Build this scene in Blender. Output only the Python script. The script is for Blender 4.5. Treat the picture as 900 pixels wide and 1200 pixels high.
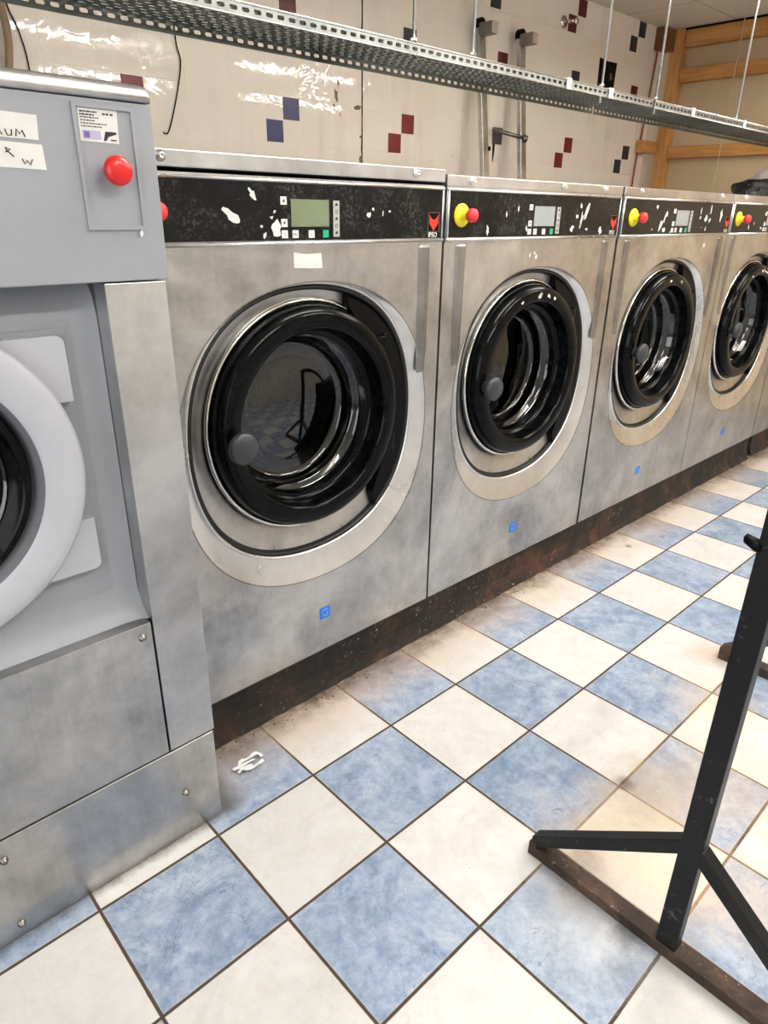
import bpy, math, random
from mathutils import Vector, Matrix
PI = math.pi
for o in list(bpy.data.objects): bpy.data.objects.remove(o)
scene = bpy.context.scene
COL = scene.collection
TILE = 0.3
# ---------------------------------------------------------------- camera, world, lights, exposure
F_PX = 800.0
YAW, PITCH, ROLL = math.radians(46.6), math.radians(23.7), math.radians(0.9)
CAM = Vector((-0.87, -3.94, 4.81)) * TILE
cam_data = bpy.data.cameras.new('camera')
cam = bpy.data.objects.new('camera', cam_data); COL.objects.link(cam)
fw = Vector((math.cos(YAW)*math.cos(PITCH), math.sin(YAW)*math.cos(PITCH), -math.sin(PITCH)))
rt = fw.cross(Vector((0, 0, 1))).normalized(); up = rt.cross(fw)
r2 = rt*math.cos(ROLL) + up*math.sin(ROLL); u2 = -rt*math.sin(ROLL) + up*math.cos(ROLL)
M = Matrix((r2, u2, -fw)).transposed().to_4x4(); M.translation = CAM
cam.matrix_world = M
cam_data.sensor_fit = 'VERTICAL'; cam_data.sensor_height = 24.0
cam_data.lens = 24.0*F_PX/1200.0
cam_data.clip_start = 0.02
scene.camera = cam
world = bpy.data.worlds.new('world'); scene.world = world; world.use_nodes = True
world.node_tree.nodes['Background'].inputs[0].default_value = (0.9, 0.93, 1.0, 1)
world.node_tree.nodes['Background'].inputs[1].default_value = 0.6
def area(name, loc, rot, sx, sy, power, color=(1, .97, .93)):
    l = bpy.data.lights.new(name, 'AREA'); l.shape = 'RECTANGLE'; l.size = sx; l.size_y = sy
    l.energy = power; l.color = color
    o = bpy.data.objects.new(name, l); COL.objects.link(o); o.location = loc; o.rotation_euler = rot
    return o
CEIL = 2.747
LIGHTS = [(0.75, -1.62), (2.7, -1.62), (4.65, -1.62), (1.6, -0.25), (3.7, -0.25)]
for lx, ly in LIGHTS:
    warm = (1, .955, .90) if lx > 3 else (1, .985, .965)
    area('tube_light', (lx, ly, 2.475), (0, 0, 0), 1.15, .12, 26 if ly < -1 else 17, warm)
    area('added_uplight', (lx, ly, 2.545), (PI, 0, 0), 1.15, .12, 22, warm)  # upward fill lamps, added to brighten the ceiling
# daylight through the shop front behind and to the left of the camera
area('shop_front_daylight', (-2.15, -1.6, 1.5), (0, -PI/2, 0), 2.0, 2.6, 48, (.93, .97, 1.0))
scene.view_settings.view_transform = 'Standard'
scene.view_settings.look = 'None'
scene.view_settings.gamma = 1.0
scene.view_settings.use_curve_mapping = False
scene.view_settings.exposure = 0.12

# ---------------------------------------------------------------- mesh helpers
def sqr(a, amp):                       # rounded-square swelling of a circle on its diagonals
    return 1+amp*(1-math.cos(4*a))/2
class MB:
    def __init__(s): s.v = []; s.f = []; s.m = []; s.smooth = []
    def add(s, vs, fs, mi=0, sm=False):
        b = len(s.v); s.v += [tuple(v) for v in vs]
        for f in fs: s.f.append(tuple(b+i for i in f)); s.m.append(mi); s.smooth.append(sm)
        return s
    def box(s, x0, x1, y0, y1, z0, z1, mi=0, skip=''):
        vs = [(x0,y0,z0),(x1,y0,z0),(x1,y1,z0),(x0,y1,z0),(x0,y0,z1),(x1,y0,z1),(x1,y1,z1),(x0,y1,z1)]
        F = {'b':(0,3,2,1),'t':(4,5,6,7),'f':(0,1,5,4),'k':(2,3,7,6),'l':(3,0,4,7),'r':(1,2,6,5)}
        return s.add(vs, [F[k] for k in F if k not in skip], mi)
    def quadxz(s, x0, x1, z0, z1, y, mi=0):
        return s.add([(x0,y,z0),(x1,y,z0),(x1,y,z1),(x0,y,z1)], [(0,1,2,3)], mi)
    def polyxz(s, pts, y, mi=0):
        return s.add([(a, y, b) for a, b in pts], [tuple(range(len(pts)))], mi)
    def prism(s, pts, y0, y1, mi=0):          # outline in xz (ccw seen from -y), extruded along y
        n = len(pts)
        vs = [(a, y0, b) for a, b in pts] + [(a, y1, b) for a, b in pts]
        fs = [tuple(range(n)), tuple(reversed(range(n, 2*n)))] + [(i, i+n, (i+1)%n+n, (i+1)%n) for i in range(n)]
        return s.add(vs, fs, mi)
    def lathe(s, prof, cx, cz, y0=0, seg=96, mi=0, sm=True, a0=0, a1=2*PI, cap=None):
        full = abs(a1-a0-2*PI) < 1e-6; n = seg if full else seg+1
        vs = []
        for e in prof:
            for i in range(n):
                a = a0+(a1-a0)*i/seg
                r, y = e[0]*sqr(a, e[2] if len(e) > 2 else 0), e[1]
                vs.append((cx+r*math.cos(a), y0+y, cz+r*math.sin(a)))
        fs = []
        for k in range(len(prof)-1):
            for i in range(seg):
                j = (i+1) % n
                fs.append((k*n+i, (k+1)*n+i, (k+1)*n+j, k*n+j))
        if cap == 'end': fs.append(tuple((len(prof)-1)*n+i for i in range(n)))
        if cap == 'start': fs.append(tuple(i for i in range(n)))
        return s.add(vs, fs, mi, sm)
    def tube(s, pts, r, seg=12, mi=0, caps=True):
        P = [Vector(p) for p in pts]; n = len(P); vs = []
        ref = Vector((0, 0, 1))
        if abs((P[-1]-P[0]).normalized().dot(ref)) > .9: ref = Vector((1, 0, 0))
        for i, p in enumerate(P):
            d = (P[min(i+1, n-1)]-P[max(i-1, 0)]).normalized()
            a = d.cross(ref).normalized(); b = d.cross(a)
            rr = r[i] if isinstance(r, (list, tuple)) else r
            for k in range(seg):
                t = 2*PI*k/seg; vs.append(p+a*math.cos(t)*rr+b*math.sin(t)*rr)
        fs = [(i*seg+k, i*seg+(k+1)%seg, (i+1)*seg+(k+1)%seg, (i+1)*seg+k) for i in range(n-1) for k in range(seg)]
        if caps: fs += [tuple(reversed(range(seg))), tuple((n-1)*seg+k for k in range(seg))]
        return s.add(vs, fs, mi, True)
    def bar(s, p0, p1, w, h, upv=(0, 0, 1), mi=0):
        p0 = Vector(p0); p1 = Vector(p1); d = (p1-p0).normalized(); u = Vector(upv)
        a = d.cross(u).normalized(); b = a.cross(d)
        vs = [p+a*sx*w/2+b*sy*h/2 for p in (p0, p1) for sx, sy in ((-1,-1),(1,-1),(1,1),(-1,1))]
        return s.add(vs, [(0,3,2,1),(4,5,6,7),(0,1,5,4),(1,2,6,5),(2,3,7,6),(3,0,4,7)], mi)

def root_of(p):
    while p.parent: p = p.parent
    return p
def build(name, mb, mats, parent=None, bevel=0, fixn=True, origin=None):
    """mesh given in world coordinates; children are stored relative to their thing's origin"""
    me = bpy.data.meshes.new(name)
    off = Vector(origin) if origin else Vector((0, 0, 0))
    if parent: off = root_of(parent).location.copy()
    me.from_pydata([Vector(v)-off for v in mb.v], [], mb.f)
    if not isinstance(mats, (list, tuple)): mats = [mats]
    for m in mats: me.materials.append(m)
    for p, mi, sm in zip(me.polygons, mb.m, mb.smooth): p.material_index = mi; p.use_smooth = sm
    me.update()
    if fixn:
        import bmesh
        bm = bmesh.new(); bm.from_mesh(me); bmesh.ops.recalc_face_normals(bm, faces=bm.faces); bm.to_mesh(me); bm.free()
    o = bpy.data.objects.new(name, me); COL.objects.link(o)
    if parent: o.parent = parent
    else: o.location = off
    if bevel:
        b = o.modifiers.new('bevel', 'BEVEL'); b.width = bevel; b.segments = 2; b.limit_method = 'ANGLE'; b.angle_limit = math.radians(40)
    return o
def tag(o, label, cat, group=None, kind=None):
    if label: o['label'] = label
    if cat: o['category'] = cat
    if group: o['group'] = group
    if kind: o['kind'] = kind
    return o
def thing(name, loc, label, cat, group=None):
    o = bpy.data.objects.new(name, None); COL.objects.link(o); o.location = loc; o.empty_display_size = .1
    return tag(o, label, cat, group)
def struct(name, mb, mats, **k):
    o = build(name, mb, mats, **k); o['kind'] = 'structure'; return o
def text_into(mb, s, x, z, y, size, mi=0, bold=0.0):
    """flat lettering facing -y, left edge x, baseline z"""
    cu = bpy.data.curves.new('t', 'FONT'); cu.body = s; cu.size = size; cu.resolution_u = 2; cu.offset = bold
    o = bpy.data.objects.new('t', cu); COL.objects.link(o)
    bpy.context.view_layer.update()
    me = bpy.data.meshes.new_from_object(o.evaluated_get(bpy.context.evaluated_depsgraph_get()))
    mb.add([(x+v.co.x, y, z+v.co.y) for v in me.vertices], [tuple(p.vertices) for p in me.polygons], mi)
    bpy.data.objects.remove(o)
def circle_pts(cx, cz, r, n=24, a0=0, a1=2*PI):
    return [(cx+r*math.cos(a0+(a1-a0)*i/n), cz+r*math.sin(a0+(a1-a0)*i/n)) for i in range(n)]
def rrect(x0, x1, z0, z1, r, n=5):
    P = []
    for cx, cz, a in ((x1-r, z1-r, 0), (x0+r, z1-r, PI/2), (x0+r, z0+r, PI), (x1-r, z0+r, 1.5*PI)):
        P += [(cx+r*math.cos(a+PI/2*i/n), cz+r*math.sin(a+PI/2*i/n)) for i in range(n+1)]
    return P
def flake(mb, cx, cz, w, h, rot, seed, y, mi=0):
    rnd = random.Random(seed); n = 11; P = []
    c, s = math.cos(rot), math.sin(rot)
    for i in range(n):
        a = 2*PI*i/n; k = rnd.uniform(.45, 1.15)
        u, v = math.cos(a)*w/2*k, math.sin(a)*h/2*k
        P.append((cx+u*c-v*s, cz+u*s+v*c))
    mb.polyxz(P, y, mi)

# ---------------------------------------------------------------- materials
def lin(c):
    return tuple(((x/255)/12.92 if x/255 <= .04045 else ((x/255+.055)/1.055)**2.4) for x in c)+(1,)
class NT:
    def __init__(s, name):
        s.mat = bpy.data.materials.new(name); s.mat.use_nodes = True; s.t = s.mat.node_tree; s.n = s.t.nodes
        s.b = s.n['Principled BSDF']; s.out = s.n['Material Output']
        s.geo = s.n.new('ShaderNodeNewGeometry'); s.tc = s.n.new('ShaderNodeTexCoord')
        s.pos = s.geo.outputs['Position']
    def link(s, a, b): s.t.links.new(a, b)
    def put(s, sock, v):
        if hasattr(v, 'links') or hasattr(v, 'is_output'): s.link(v, sock)
        else: sock.default_value = v
    def math(s, op, a, b=None, c=None, clamp=False):
        n = s.n.new('ShaderNodeMath'); n.operation = op; n.use_clamp = clamp
        s.put(n.inputs[0], a)
        if b is not None: s.put(n.inputs[1], b)
        if c is not None: s.put(n.inputs[2], c)
        return n.outputs[0]
    def vec(s, sc=(1, 1, 1), loc=(0, 0, 0), rot=(0, 0, 0), src=None):
        n = s.n.new('ShaderNodeMapping'); s.link(src or s.pos, n.inputs[0])
        n.inputs['Scale'].default_value = sc; n.inputs['Location'].default_value = loc; n.inputs['Rotation'].default_value = rot
        return n.outputs[0]
    def noise(s, scale, detail=4, rough=.55, v=None, dist=0):
        n = s.n.new('ShaderNodeTexNoise'); n.inputs['Scale'].default_value = scale; n.inputs['Detail'].default_value = detail
        n.inputs['Roughness'].default_value = rough; n.inputs['Distortion'].default_value = dist
        s.link(v or s.pos, n.inputs['Vector']); return n.outputs['Fac']
    def ramp(s, fac, stops, interp='LINEAR'):
        n = s.n.new('ShaderNodeValToRGB'); n.color_ramp.interpolation = interp; s.link(fac, n.inputs[0])
        e = n.color_ramp.elements
        while len(e) > 1: e.remove(e[-1])
        e[0].position = stops[0][0]; e[0].color = stops[0][1]
        for p, c in stops[1:]:
            q = e.new(p); q.color = c
        return n.outputs[0]
    def rng(s, v, a, b, c=0., d=1.):
        n = s.n.new('ShaderNodeMapRange'); s.put(n.inputs[0], v)
        for i, x in enumerate((a, b, c, d)): n.inputs[i+1].default_value = x
        return n.outputs[0]
    def mix(s, fac, a, b, blend='MIX'):
        n = s.n.new('ShaderNodeMix'); n.data_type = 'RGBA'; n.blend_type = blend
        s.put(n.inputs[0], fac); s.put(n.inputs[6], a); s.put(n.inputs[7], b); return n.outputs[2]
    def sep(s):
        n = s.n.new('ShaderNodeSeparateXYZ'); s.link(s.pos, n.inputs[0]); return n.outputs
    def bump(s, h, strength=.1, dist=.01, prev=None):
        n = s.n.new('ShaderNodeBump'); n.inputs['Strength'].default_value = strength; n.inputs['Distance'].default_value = dist
        s.link(h, n.inputs['Height'])
        if prev: s.link(prev, n.inputs['Normal'])
        s.link(n.outputs[0], s.b.inputs['Normal']); return n.outputs[0]
    def set(s, **k):
        names = dict(color='Base Color', metal='Metallic', rough='Roughness', coat='Coat Weight', coatr='Coat Roughness', spec='Specular IOR Level', trans='Transmission Weight', ior='IOR', aniso='Anisotropic')
        for a, v in k.items(): s.put(s.b.inputs[names[a]], v)
        return s.mat
def simple(name, rgb, rough=.5, metal=0, coat=0):
    t = NT(name); nz = t.noise(14, 3)
    c = lin(rgb); d = tuple(x*.86 for x in c[:3])+(1,)
    t.set(color=t.mix(nz, d, c), rough=rough, metal=metal, coat=coat); return t.mat
def steel(name, lo, hi, r0=.24, r1=.46, stain=.35, streak=True, bump=.06):
    t = NT(name)
    a = t.noise(2.3, 5, .62, dist=.8)
    b = t.noise(1, 3, .6, v=t.vec((90, .6, 1.2)))
    c = t.noise(9, 6, .7)
    f = t.math('MULTIPLY_ADD', a, .6, t.math('MULTIPLY', c, .4))
    col = t.ramp(f, [(.32, lin(lo)), (.62, lin(hi))])
    # grimy spots and runs
    sp = t.math('MULTIPLY', t.rng(t.noise(46, 5, .75), .56, .80), t.rng(t.noise(3.1, 3), .40, .70))
    col = t.mix(t.math('MULTIPLY', sp, stain), col, lin((96, 84, 70)))
    if streak: col = t.mix(t.math('MULTIPLY', t.rng(b, .5, .75), .18), col, lin((214, 210, 204)))
    t.set(color=col, metal=1.0, rough=t.rng(t.math('MULTIPLY_ADD', a, .94, t.math('MULTIPLY', b, .06)), .3, .7, r0, r1))
    t.bump(t.noise(1.7, 2), bump, .02)
    return t.mat
STEEL = steel('worn_brushed_steel', (138, 138, 138), (207, 207, 206), .27, .44, .3, True, .03)
STEEL_B = steel('brushed_steel_smooth', (160, 161, 162), (210, 211, 212), .30, .42, 0.0, True, .0)
STEEL_D = steel('dark_steel', (96, 93, 90), (146, 141, 136), .3, .5)
STEEL_R = steel('darker_steel', (104, 104, 104), (166, 166, 166), .26, .44)  # darker steel tone for the pressed ribs
STEEL_T = steel('pale_steel_trim', (204, 205, 206), (232, 232, 232), .22, .36, .0, False, .01)
CHROME = simple('chrome', (224, 221, 216), .13, 1)
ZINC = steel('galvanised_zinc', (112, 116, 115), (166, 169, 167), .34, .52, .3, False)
ZINC_SHADE = steel('shaded_zinc', (80, 83, 80), (132, 136, 132), .35, .55, .3, False)  # zinc darkened: shade of the tray's underside and far flange put into the colour
def black_gloss():
    t = NT('black_gloss_plastic'); n = t.noise(26, 5, .7)
    t.set(color=t.ramp(n, [(.45, lin((5, 6, 7))), (.85, lin((22, 23, 25)))]), rough=t.rng(t.noise(7, 4), .3, .7, .07, .18), spec=.13); return t.mat
BLACK = black_gloss()
BLACK_M = simple('black_matt', (6, 6, 7), .45)
BLACK_M.node_tree.nodes['Principled BSDF'].inputs['Specular IOR Level'].default_value = .12
def panel_mat():
    t = NT('scuffed_black_panel')
    m = t.math('MULTIPLY', t.rng(t.noise(120, 6, .8), .50, .64), t.rng(t.noise(8, 4, .6, dist=1), .42, .6))
    m2 = t.rng(t.noise(300, 2, .5), .70, .74)
    m2 = t.math('MULTIPLY', m2, t.rng(t.noise(11, 3), .5, .6))
    col = t.mix(t.math('MULTIPLY', m, .45), lin((8, 9, 10)), lin((112, 111, 107)))
    col = t.mix(t.math('MULTIPLY', m2, .8), col, lin((205, 203, 198)))
    t.set(color=col, rough=t.rng(m, 0, 1, .3, .6), spec=.25); return t.mat
PANEL = panel_mat()
WHITE_CHIP = simple('bare_pale_chip', (214, 214, 212), .55)
GREY = None
def grey_paint():
    t = NT('grey_enamel'); n = t.noise(2.5, 5, .6); s = t.rng(t.noise(60, 4, .7), .68, .74)
    col = t.ramp(n, [(.3, lin((138, 141, 147))), (.7, lin((150, 153, 159)))])
    t.set(color=t.mix(t.math('MULTIPLY', s, .25), col, lin((110, 108, 106))), rough=.42); return t.mat
GREY = grey_paint()
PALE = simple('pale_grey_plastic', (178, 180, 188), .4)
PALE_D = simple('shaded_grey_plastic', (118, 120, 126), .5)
RED = simple('red_plastic', (214, 24, 26), .32, 0, .2)
RED_F = simple('faded_red_plastic', (222, 52, 60), .42)
YELLOW = simple('yellow_plastic', (232, 214, 22), .42)
LCD_G = simple('green_lcd', (120, 132, 104), .25)
LCD_W = simple('grey_lcd', (150, 157, 158), .25)
KEY_W = simple('white_key', (226, 226, 222), .5)
KEY_G = simple('green_key', (36, 168, 122), .45)
STRIP = simple('grey_icon_strip', (172, 170, 166), .5)
INK = simple('dark_ink', (28, 28, 32), .6)
PAPER = simple('paper_white', (214, 213, 210), .7)
PURPLE = simple('print_purple', (104, 92, 156), .5)
LILAC = simple('print_lilac', (176, 170, 200), .5)
BLUE_ST = simple('blue_sticker', (36, 112, 214), .45)
BADGE_R = simple('badge_red', (226, 52, 38), .45)
KNOBM = simple('slate_knob', (44, 49, 55), .38)
GASKET = simple('rubber_gasket', (12, 12, 13), .5)
def glass_mat():
    t = NT('tinted_glass')
    tr = t.n.new('ShaderNodeBsdfTransparent'); tr.inputs[0].default_value = (.30, .31, .32, 1)
    gl = t.n.new('ShaderNodeBsdfGlossy'); gl.inputs['Roughness'].default_value = .03; gl.inputs[0].default_value = (.95, .97, 1, 1)
    fr = t.n.new('ShaderNodeLayerWeight'); fr.inputs['Blend'].default_value = .5
    mx = t.n.new('ShaderNodeMixShader'); t.link(t.math('MULTIPLY_ADD', t.math('POWER', fr.outputs['Facing'], 4.0), .8, .075, clamp=True), mx.inputs[0])
    t.link(tr.outputs[0], mx.inputs[1]); t.link(gl.outputs[0], mx.inputs[2]); t.link(mx.outputs[0], t.out.inputs[0])
    return t.mat
GLASS = glass_mat()
def drum_mat():
    t = NT('perforated_drum_steel')
    v = t.n.new('ShaderNodeTexVoronoi'); v.inputs['Scale'].default_value = 55; t.link(t.pos, v.inputs['Vector'])
    h = t.rng(v.outputs['Distance'], .2, .26)
    t.set(color=t.mix(h, lin((8, 8, 8)), lin((74, 72, 70))), metal=1, rough=.32); return t.mat
DRUM = drum_mat()
def rust_mat(name, dark, mid, orange, rough=.8):
    t = NT(name); a = t.noise(5, 6, .7, dist=.6); b = t.noise(26, 6, .75)
    col = t.ramp(a, [(.3, lin(dark)), (.52, lin(mid)), (.7, lin(orange))])
    col = t.mix(t.rng(b, .5, .75, 0, .7), col, lin(dark))
    w = t.math('MULTIPLY', t.rng(t.noise(60, 5, .8), .60, .68), t.rng(t.noise(6, 3), .46, .6))
    col = t.mix(t.math('MULTIPLY', w, .75), col, lin((196, 184, 166)))
    t.set(color=col, rough=rough); t.bump(b, .5, .006); return t.mat
PLINTH = rust_mat('rusty_blackened_steel', (16, 15, 15), (36, 28, 23), (84, 50, 32))
RUST = rust_mat('rusty_brown_steel', (34, 26, 21), (66, 50, 40), (108, 86, 68))
RACKM = None
def rack_mat():
    t = NT('chipped_black_paint'); b = t.noise(22, 6, .75)
    col = t.mix(t.rng(b, .62, .70, 0, .75), lin((15, 15, 17)), lin((112, 104, 94)))
    t.set(color=col, rough=.42, spec=.3); t.bump(b, .2, .003); return t.mat
RACKM = rack_mat()
DIRT = simple('dry_dirt', (84, 66, 50), .95)
SCRAP = simple('white_plastic_film', (232, 234, 236), .35)

def floor_mat():
    t = NT('checkered_floor_tiles')
    x, y, z = t.sep()
    fx = t.math('DIVIDE', x, TILE); fy = t.math('DIVIDE', y, TILE)
    ix = t.math('FLOOR', fx); iy = t.math('FLOOR', fy)
    par = t.math('PINGPONG', t.math('ADD', ix, iy), 1.0)            # 0 white, 1 blue
    ex = t.math('PINGPONG', fx, .5); ey = t.math('PINGPONG', fy, .5)  # distance to grout line
    wob = t.math('MULTIPLY', t.math('SUBTRACT', t.noise(30, 2), .5), .006)
    ed = t.math('ADD', t.math('MINIMUM', ex, ey), wob)
    grout = t.rng(ed, .0095, .0135, 1, 0)
    lip = t.rng(ed, .013, .026, 1, 0)
    # per tile offset for the marbling
    cmb = t.n.new('ShaderNodeCombineXYZ'); t.link(ix, cmb.inputs[0]); t.link(iy, cmb.inputs[1])
    wn = t.n.new('ShaderNodeTexWhiteNoise'); t.link(cmb.outputs[0], wn.inputs[0])
    va = t.n.new('ShaderNodeVectorMath'); va.operation = 'MULTIPLY_ADD'
    t.link(wn.outputs['Color'], va.inputs[0]); va.inputs[1].default_value = (9, 9, 9); t.link(t.pos, va.inputs[2])
    pv = va.outputs[0]
    n1 = t.noise(6.5, 6, .66, v=pv, dist=1.1); n2 = t.noise(26, 6, .7, v=pv)
    n3 = t.noise(70, 4, .8, v=pv)
    f = t.math('MULTIPLY_ADD', n1, .50, t.math('MULTIPLY_ADD', n2, .30, t.math('MULTIPLY', n3, .20)))
    blue = t.ramp(f, [(.33, lin((92, 110, 138))), (.44, lin((118, 136, 162))), (.54, lin((148, 162, 183))), (.64, lin((176, 182, 193)))])
    vein = t.math('ABSOLUTE', t.math('SUBTRACT', t.noise(7, 6, .65, v=pv, dist=1.6), .5))
    vein = t.math('MULTIPLY', t.rng(vein, .0, .011, 1, 0), t.rng(t.noise(9, 3, v=pv), .42, .55))
    blue = t.mix(t.math('MULTIPLY', vein, .7), blue, lin((74, 92, 122)))
    white = t.ramp(f, [(.32, lin((186, 184, 181))), (.5, lin((202, 200, 198))), (.66, lin((211, 210, 209)))])
    white = t.mix(t.math('MULTIPLY', vein, .18), white, lin((170, 164, 158)))
    col = t.mix(par, white, blue)
    bright = t.rng(wn.outputs['Value'], 0, 1, .93, 1.04)
    col = t.mix(1.0, col, bright, 'MULTIPLY')
    col = t.mix(t.math('MULTIPLY', lip, .25), col, lin((196, 180, 160)))
    col = t.mix(grout, col, lin((70, 58, 46)))
    # fine specks
    spk = t.math('MULTIPLY', t.rng(t.noise(140, 2, .5), .735, .76), t.rng(t.noise(4, 2), .5, .6))
    col = t.mix(t.math('MULTIPLY', spk, .8), col, lin((60, 48, 40)))
    # brown grime under the machines' plinth
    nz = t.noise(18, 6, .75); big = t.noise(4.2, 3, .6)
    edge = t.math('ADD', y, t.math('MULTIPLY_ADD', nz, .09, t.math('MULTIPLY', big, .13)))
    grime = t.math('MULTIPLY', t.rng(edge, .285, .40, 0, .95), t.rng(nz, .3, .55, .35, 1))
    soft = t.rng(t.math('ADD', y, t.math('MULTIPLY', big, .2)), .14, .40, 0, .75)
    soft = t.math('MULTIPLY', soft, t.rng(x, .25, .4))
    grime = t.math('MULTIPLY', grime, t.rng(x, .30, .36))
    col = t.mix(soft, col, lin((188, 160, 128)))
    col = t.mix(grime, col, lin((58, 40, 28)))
    # grime in front of the dryer foot
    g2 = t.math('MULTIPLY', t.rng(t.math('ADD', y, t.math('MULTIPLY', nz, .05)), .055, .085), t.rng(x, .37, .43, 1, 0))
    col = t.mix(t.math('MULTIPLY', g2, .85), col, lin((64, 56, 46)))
    # rusty stains spreading round the rack's feet
    def blob(cx, cy, rad, amt, rgb, sc=9):
        nonlocal col
        dx = t.math('SUBTRACT', x, cx); dy = t.math('SUBTRACT', y, cy)
        d = t.math('SQRT', t.math('ADD', t.math('MULTIPLY', dx, dx), t.math('MULTIPLY', dy, dy)))
        d = t.math('ADD', d, t.math('MULTIPLY', t.math('SUBTRACT', t.noise(sc, 6, .75), .5), rad*1.3))
        col = t.mix(t.math('MULTIPLY', t.rng(d, rad*.25, rad, 1, 0), amt), col, lin(rgb))
    blob(1.02, -.74, .27, .62, (200, 172, 140))
    blob(1.22, -.68, .20, .60, (150, 132, 108), 14)
    blob(1.42, -.78, .28, .45, (176, 150, 116))
    blob(1.75, -.62, .20, .35, (216, 184, 140))
    blob(2.02, -.50, .10, .45, (176, 140, 100))
    blob(.93, -.66, .07, .6, (120, 92, 66), 20)
    blob(1.10, -.98, .18, .4, (200, 170, 130))
    blob(.80, -.76, .20, .45, (206, 206, 202), 60)
    blob(.82, -.83, .05, .6, (70, 66, 60), 40)
    blob(.84, -.70, .10, .35, (110, 98, 84), 30)
    blob(1.22, -.605, .035, .7, (70, 48, 34), 40)
    blob(2.6, .14, .022, .8, (110, 84, 66), 20)
    rgh = t.mix(par, (.24,)*3+(1,), (.20,)*3+(1,))
    rgh = t.mix(t.noise(7, 5, .6), rgh, (.42,)*3+(1,))
    rgh = t.mix(grout, rgh, (.9,)*3+(1,))
    t.set(color=col, rough=rgh, spec=.5)
    h = t.math('SUBTRACT', t.math('MULTIPLY', t.noise(60, 4), .12), t.math('MULTIPLY', grout, 1.0))
    t.bump(h, .35, .004)
    return t.mat
def walltile_mat(name, x0, z0, s, base=(240, 232, 222)):
    t = NT(name); x, y, z = t.sep()
    fx = t.math('DIVIDE', t.math('SUBTRACT', x, x0), s); fz = t.math('DIVIDE', t.math('SUBTRACT', z, z0), s)
    ed = t.math('MINIMUM', t.math('PINGPONG', fx, .5), t.math('PINGPONG', fz, .5))
    g = t.rng(ed, .006, .016, 1, 0)
    c = t.n.new('ShaderNodeCombineXYZ'); t.link(t.math('FLOOR', fx), c.inputs[0]); t.link(t.math('FLOOR', fz), c.inputs[2])
    wn = t.n.new('ShaderNodeTexWhiteNoise'); t.link(c.outputs[0], wn.inputs[0])
    n = t.noise(3, 5, .65)
    b = lin(base); d = tuple(k*.90 for k in b[:3])+(1,)
    col = t.mix(t.math('MULTIPLY_ADD', n, .7, t.math('MULTIPLY', wn.outputs['Value'], .3)), b, d)
    col = t.mix(t.math('MULTIPLY', g, .6), col, lin((232, 226, 216)))
    # grubby runs and chipped glaze
    run = t.math('MULTIPLY', t.rng(t.noise(1, 5, .7, v=t.vec((9, 9, 1.3))), .52, .72), t.rng(t.noise(1.1, 3), .45, .6))
    col = t.mix(t.math('MULTIPLY', run, .35), col, lin((176, 158, 132)))
    chip = t.math('MULTIPLY', t.rng(t.noise(24, 5, .75), .66, .70), t.rng(t.noise(2.1, 2), .52, .6))
    col = t.mix(t.math('MULTIPLY', chip, .55), col, lin((150, 136, 116)))
    t.set(color=col, rough=t.mix(g, (.035,)*3+(1,), (.5,)*3+(1,)), spec=.6)
    h = t.math('ADD', t.math('MULTIPLY', t.noise(9.5, 2, .45, dist=1.6), t.rng(wn.outputs['Value'], .6, 1.0, .12, .8)), t.math('MULTIPLY', g, -.25))
    h = t.math('ADD', h, t.math('MULTIPLY', wn.outputs['Value'], t.math('MULTIPLY', t.math('ADD', fx, fz), .02)))
    t.bump(h, .30, .012)
    return t.mat
WX0, WZ0, WT = 1.867, 1.746, .2
FLOOR_M = floor_mat()
WTILE = walltile_mat('glazed_wall_tiles', WX0, WZ0, WT)
DEC = dict(r=simple('oxblood_tile', (122, 22, 34), .32), b=simple('navy_tile', (32, 36, 98), .32), k=simple('ink_tile', (36, 40, 58), .32),
           d=simple('maroon_tile', (88, 30, 28), .16), p=simple('plum_tile', (82, 66, 84), .2))
DECL = list(DEC)
def wood(name, a, b):
    t = NT(name); n = t.noise(1, 5, .6, v=t.vec((2, 3, 26)), dist=1.0)
    t.set(color=t.ramp(n, [(.3, lin(a)), (.65, lin(b))]), rough=.6); t.bump(n, .15, .004); return t.mat
WOOD = wood('raw_timber', (172, 116, 60), (212, 158, 94))
WOOD_V = None
def woodv():
    t = NT('raw_timber_upright'); n = t.noise(1, 5, .6, v=t.vec((26, 26, 2)), dist=1.0)
    t.set(color=t.ramp(n, [(.3, lin((176, 122, 66))), (.65, lin((214, 160, 96)))]), rough=.6); return t.mat
WOOD_V = woodv()
def board():
    t = NT('beige_board'); n = t.noise(1.2, 3, .5)
    t.set(color=t.ramp(n, [(.3, lin((192, 170, 140))), (.7, lin((208, 188, 158)))]), rough=.75); return t.mat
BOARD = board()
def ceil_mat():
    t = NT('ceiling_tiles'); x, y, z = t.sep()
    e = t.math('MINIMUM', t.math('PINGPONG', t.math('DIVIDE', t.math('SUBTRACT', x, 4.97), .6), .5), t.math('PINGPONG', t.math('DIVIDE', t.math('SUBTRACT', y, 1.42), .6), .5))
    g = t.rng(e, .008, .013, 1, 0)
    col = t.mix(t.noise(3, 4), lin((236, 228, 214)), lin((224, 216, 202)))
    t.set(color=t.mix(t.math('MULTIPLY', g, .5), col, lin((150, 134, 112))), rough=.85)
    t.bump(g, -.3, .004); return t.mat
CEILM = ceil_mat()
PLAIN = simple('painted_wall', (214, 208, 198), .6)
HOUSING = simple('lamp_housing', (230, 230, 228), .5)

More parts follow.
